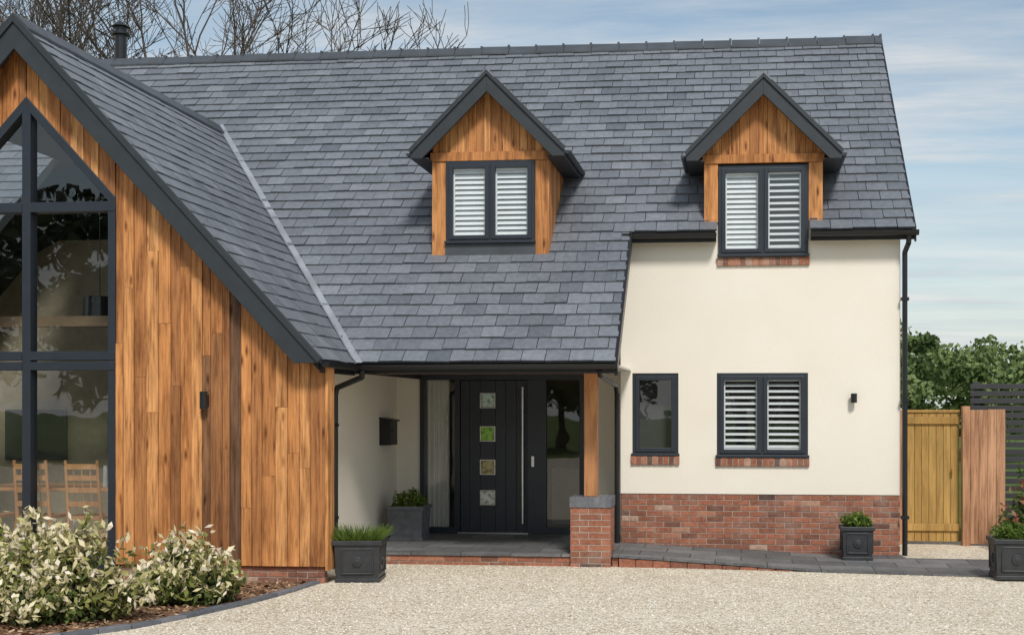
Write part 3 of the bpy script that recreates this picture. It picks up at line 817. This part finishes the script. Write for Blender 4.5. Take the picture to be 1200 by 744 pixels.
# ------------------------------------------------------------ trees
def bare_tree(name,x,y,L0,seed,depth=7,spread=.44,r0=.16):
    g=random.Random(seed); mb=MB()
    def br(p,d,L,r,k):
        n=3; q=p
        for i in range(n):
            d=(d+Vector((g.gauss(0,.12),g.gauss(0,.12),g.gauss(.03,.07)))).normalized()
            p2=q+d*(L/n); ra=max(.008,r*(1-.3*i/n)); rb=max(.007,r*(1-.3*(i+1)/n))
            mb.tube(q,p2,ra,rb,6 if k>4 else 3,r=.5)
            if k<depth-1 and k>0 and g.random()<.55:
                dd=(d+Vector((g.gauss(0,.6),g.gauss(0,.6),g.gauss(.1,.35)))).normalized()
                br(p2,dd,L*.6,rb*.5,max(0,k-2))
            q=p2
        if k<=0: return
        for c in range(2 if g.random()<.55 else 3):
            a=Vector((g.gauss(0,spread),g.gauss(0,spread),g.gauss(.08,.2)))
            br(q,(d+a).normalized(),L*g.uniform(.72,.86),r*.64,k-1)
    br(Vector((x,y,-.1)),Vector((0,0,1)),L0,r0,depth)
    mb.build(name,[BARK],recalc=False)
bare_tree('bare_tree',-12.6,29,3.7,11,7)
bare_tree('bare_tree.001',-16.6,30,3.9,12,7)
bare_tree('bare_tree.002',-9.9,31,3.4,15,7)
bare_tree('bare_tree.003',-14.4,32,4.1,19,7)
def clumps(cs,n_each):
    out=[]
    for c_,r_ in cs:
        u=rng.normal(size=(n_each,3)); u/=np.linalg.norm(u,axis=1)[:,None]
        out.append(np.array(c_)+u*np.array([r_,r_,r_*.75])*(rng.uniform(.45,1.05,n_each)[:,None]))
    return np.concatenate(out)
cs=[]
for i in range(420):
    x=rng.uniform(3,30); y=rng.uniform(46,60)
    h=(4.5+.4*math.sin(x*1.1)+.3*math.sin(x*2.9+1)+(.35 if x<8.0 else 0))*y/52
    z=h*rng.uniform(.08,.86)**.6; cs.append(((x,y,z),rng.uniform(.35,.9)))
C=clumps(cs,150); V=leafV(C,.13,.085)
cl=np.repeat(rng.uniform(.15,.85,len(cs)),150)
quads('distant_treeline',V,np.clip(cl+rng.normal(0,.14,len(cl)),0,1),LEAFT)
def broadleaf(name,x,y,h,r,seed):
    e=empty(name); g=np.random.default_rng(seed)
    mb=MB(); mb.tube((x,y,0),(x+.2,y,h*.5),.3,.18,10)
    cs=[]
    for i in range(60):
        u=g.normal(size=3); u/=np.linalg.norm(u); q=g.uniform(.3,1)
        cpos=(x+u[0]*r*q,y+u[1]*r*q,h*.55+u[2]*h*.42*q); cs.append((cpos,g.uniform(.6,1.2)*r*.3))
        if i<14: mb.tube((x+.2,y,h*.42),cpos,.1,.03,5)
    mb.build('trunk_and_limbs',[BARK],e,recalc=False)
    C=clumps(cs,120); cl=np.repeat(g.uniform(.1,.8,60),120)
    quads('crown',leafV(C,.26,.16),np.clip(cl+g.normal(0,.15,len(cl)),0,1),LEAFD,e)
k=0
for x,y,h,r in ((-36,-24,11,5),(-27,-26,13,5.5),(-18,-25,10,5),(-9,-28,9,5),(0,-26,8.5,5),(9,-27,9,5),(17,-24,8,4.5)):
    broadleaf('broadleaf_tree'+('' if k==0 else '.%03d'%k),x,y,h,r,40+k); k+=1

# ------------------------------------------------------------ furniture
def chair(name,x,y,rot,z0=.2):
    xf=Matrix.Translation((x,y,z0))@Matrix.Rotation(rot,4,'Z'); mb=MB(xf)
    mb.box(-.22,.22,-.21,.21,.44,.48)
    for sx in (-.2,.2):
        mb.tube((sx,.19,0),(sx,.19,.44),.018,.02); mb.tube((sx,-.19,0),(sx*.98,-.2,.46),.02,.02); mb.tube((sx*.98,-.2,.46),(sx*.95,-.28,1.12),.022,.018)
        mb.tube((sx,-.19,.2),(sx,.19,.2),.01,.01)
    for z in (.62,.78,.92,1.05): mb.box(-.19,.19,-.2-(z-.46)*.121-.012,-.2-(z-.46)*.121+.008,z-.03,z+.03)
    for sx in (-.1,0,.1): mb.tube((sx,-.205,.5),(sx,-.275,1.05),.008,.008,6)
    mb.build(name,[INTW])
chair('dining_chair',-8.12,14.2,0); chair('dining_chair.001',-7.50,14.2,0)
chair('dining_chair.002',-8.8,14.25,0)
mb=MB(); mb.box(-9.3,-7.2,14.6,15.6,.92,.96)
for x in (-9.2,-7.35):
    for y in (14.7,15.45): mb.box(x,x+.08,y,y+.08,.2,.92)
mb.build('dining_table',[INTW],bevel=.006)
mb=MB(); 
for i in range(4): mb.tube((-7.72+i*.09,14.9,.96),(-7.72+i*.09,14.9,1.22+.04*(i%2)),.03,.022,10)
mb.build('candle_holders',[WHITE])
mb=MB(); mb.tube((-8.05,15.4,2.95),(-8.05,15.4,3.32),.21,.19,24); mb.tube((-8.05,15.4,3.32),(-8.05,15.4,5.9),.006,.006,6)
mb.build('pendant_lamp',[SHADE],recalc=True)

# ------------------------------------------------------------ light
EL,RO=math.radians(46),math.radians(160)
sd=Vector((math.sin(RO)*math.cos(EL),math.cos(RO)*math.cos(EL),math.sin(EL)))
L=bpy.data.lights.new('sun','SUN'); L.energy=2.9; L.angle=math.radians(11); L.color=(1,.955,.89)
lo=bpy.data.objects.new('sun',L); COL.objects.link(lo); lo.rotation_euler=sd.to_track_quat('Z','Y').to_euler()
w=bpy.data.worlds.new('World'); scene.world=w; w.use_nodes=True; nt=w.node_tree
bg=nt.nodes['Background']; bg.inputs['Strength'].default_value=.15
sk=nd(nt,'ShaderNodeTexSky'); sk.sky_type='NISHITA'; sk.sun_disc=False; sk.sun_elevation=EL; sk.sun_rotation=RO
sk.dust_density=1.0; sk.ozone_density=1.0
tc=nd(nt,'ShaderNodeTexCoord'); sp=nd(nt,'ShaderNodeSeparateXYZ'); nt.links.new(tc.outputs['Generated'],sp.inputs[0])
zz=math_(nt,'ADD',math_(nt,'MAXIMUM',sp.outputs[2],0.0),.10)
cb=nd(nt,'ShaderNodeCombineXYZ'); nt.links.new(math_(nt,'DIVIDE',sp.outputs[0],zz),cb.inputs[0]); nt.links.new(math_(nt,'DIVIDE',sp.outputs[1],zz),cb.inputs[1])
mp=nd(nt,'ShaderNodeMapping'); mp.inputs['Scale'].default_value=(.6,2.0,1); mp.inputs['Rotation'].default_value=(0,0,.38); nt.links.new(cb.outputs[0],mp.inputs[0])
n1=noise(nt,mp.outputs[0],1.2,8,.62)
mask=ramp(nt,n1,[(.36,(.08,.08,.08)),(.50,(.42,.42,.42)),(.64,(.98,.98,.98))])
hz=ramp(nt,sp.outputs[2],[(0,(1,1,1)),(.12,(.75,.75,.75)),(.22,(0,0,0))])
n6=noise(nt,mp.outputs[0],.5,5,.6)
hzm=math_(nt,'MULTIPLY',hz,ramp(nt,n6,[(.35,(.5,.5,.5)),(.6,(1,1,1))]))
mk=math_(nt,'MAXIMUM',mask,hzm)
skc=mix(nt,1.0,sk.outputs[0],(.88,.90,.82),'MULTIPLY')
n7=noise(nt,mp.outputs[0],1.8,6,.6)
ccol=ramp(nt,n7,[(.35,(.76,.82,.88)),(.62,(1,1,1))])
cc=mix(nt,mk,skc,mix(nt,1.0,(5.2,5.25,5.25),ccol,'MULTIPLY'))
nt.links.new(cc,bg.inputs[0])

cam=bpy.data.cameras.new('Camera'); cam.lens=45; cam.sensor_width=36; cam.shift_x=-.0925; cam.shift_y=.09; cam.clip_end=2000; cam.clip_start=.1
co=bpy.data.objects.new('Camera',cam); COL.objects.link(co); co.location=(0,0,1.9); co.rotation_euler=(math.radians(90),0,math.radians(5.994))
scene.camera=co
scene.view_settings.view_transform='Standard'; scene.view_settings.look='None'; scene.view_settings.exposure=0
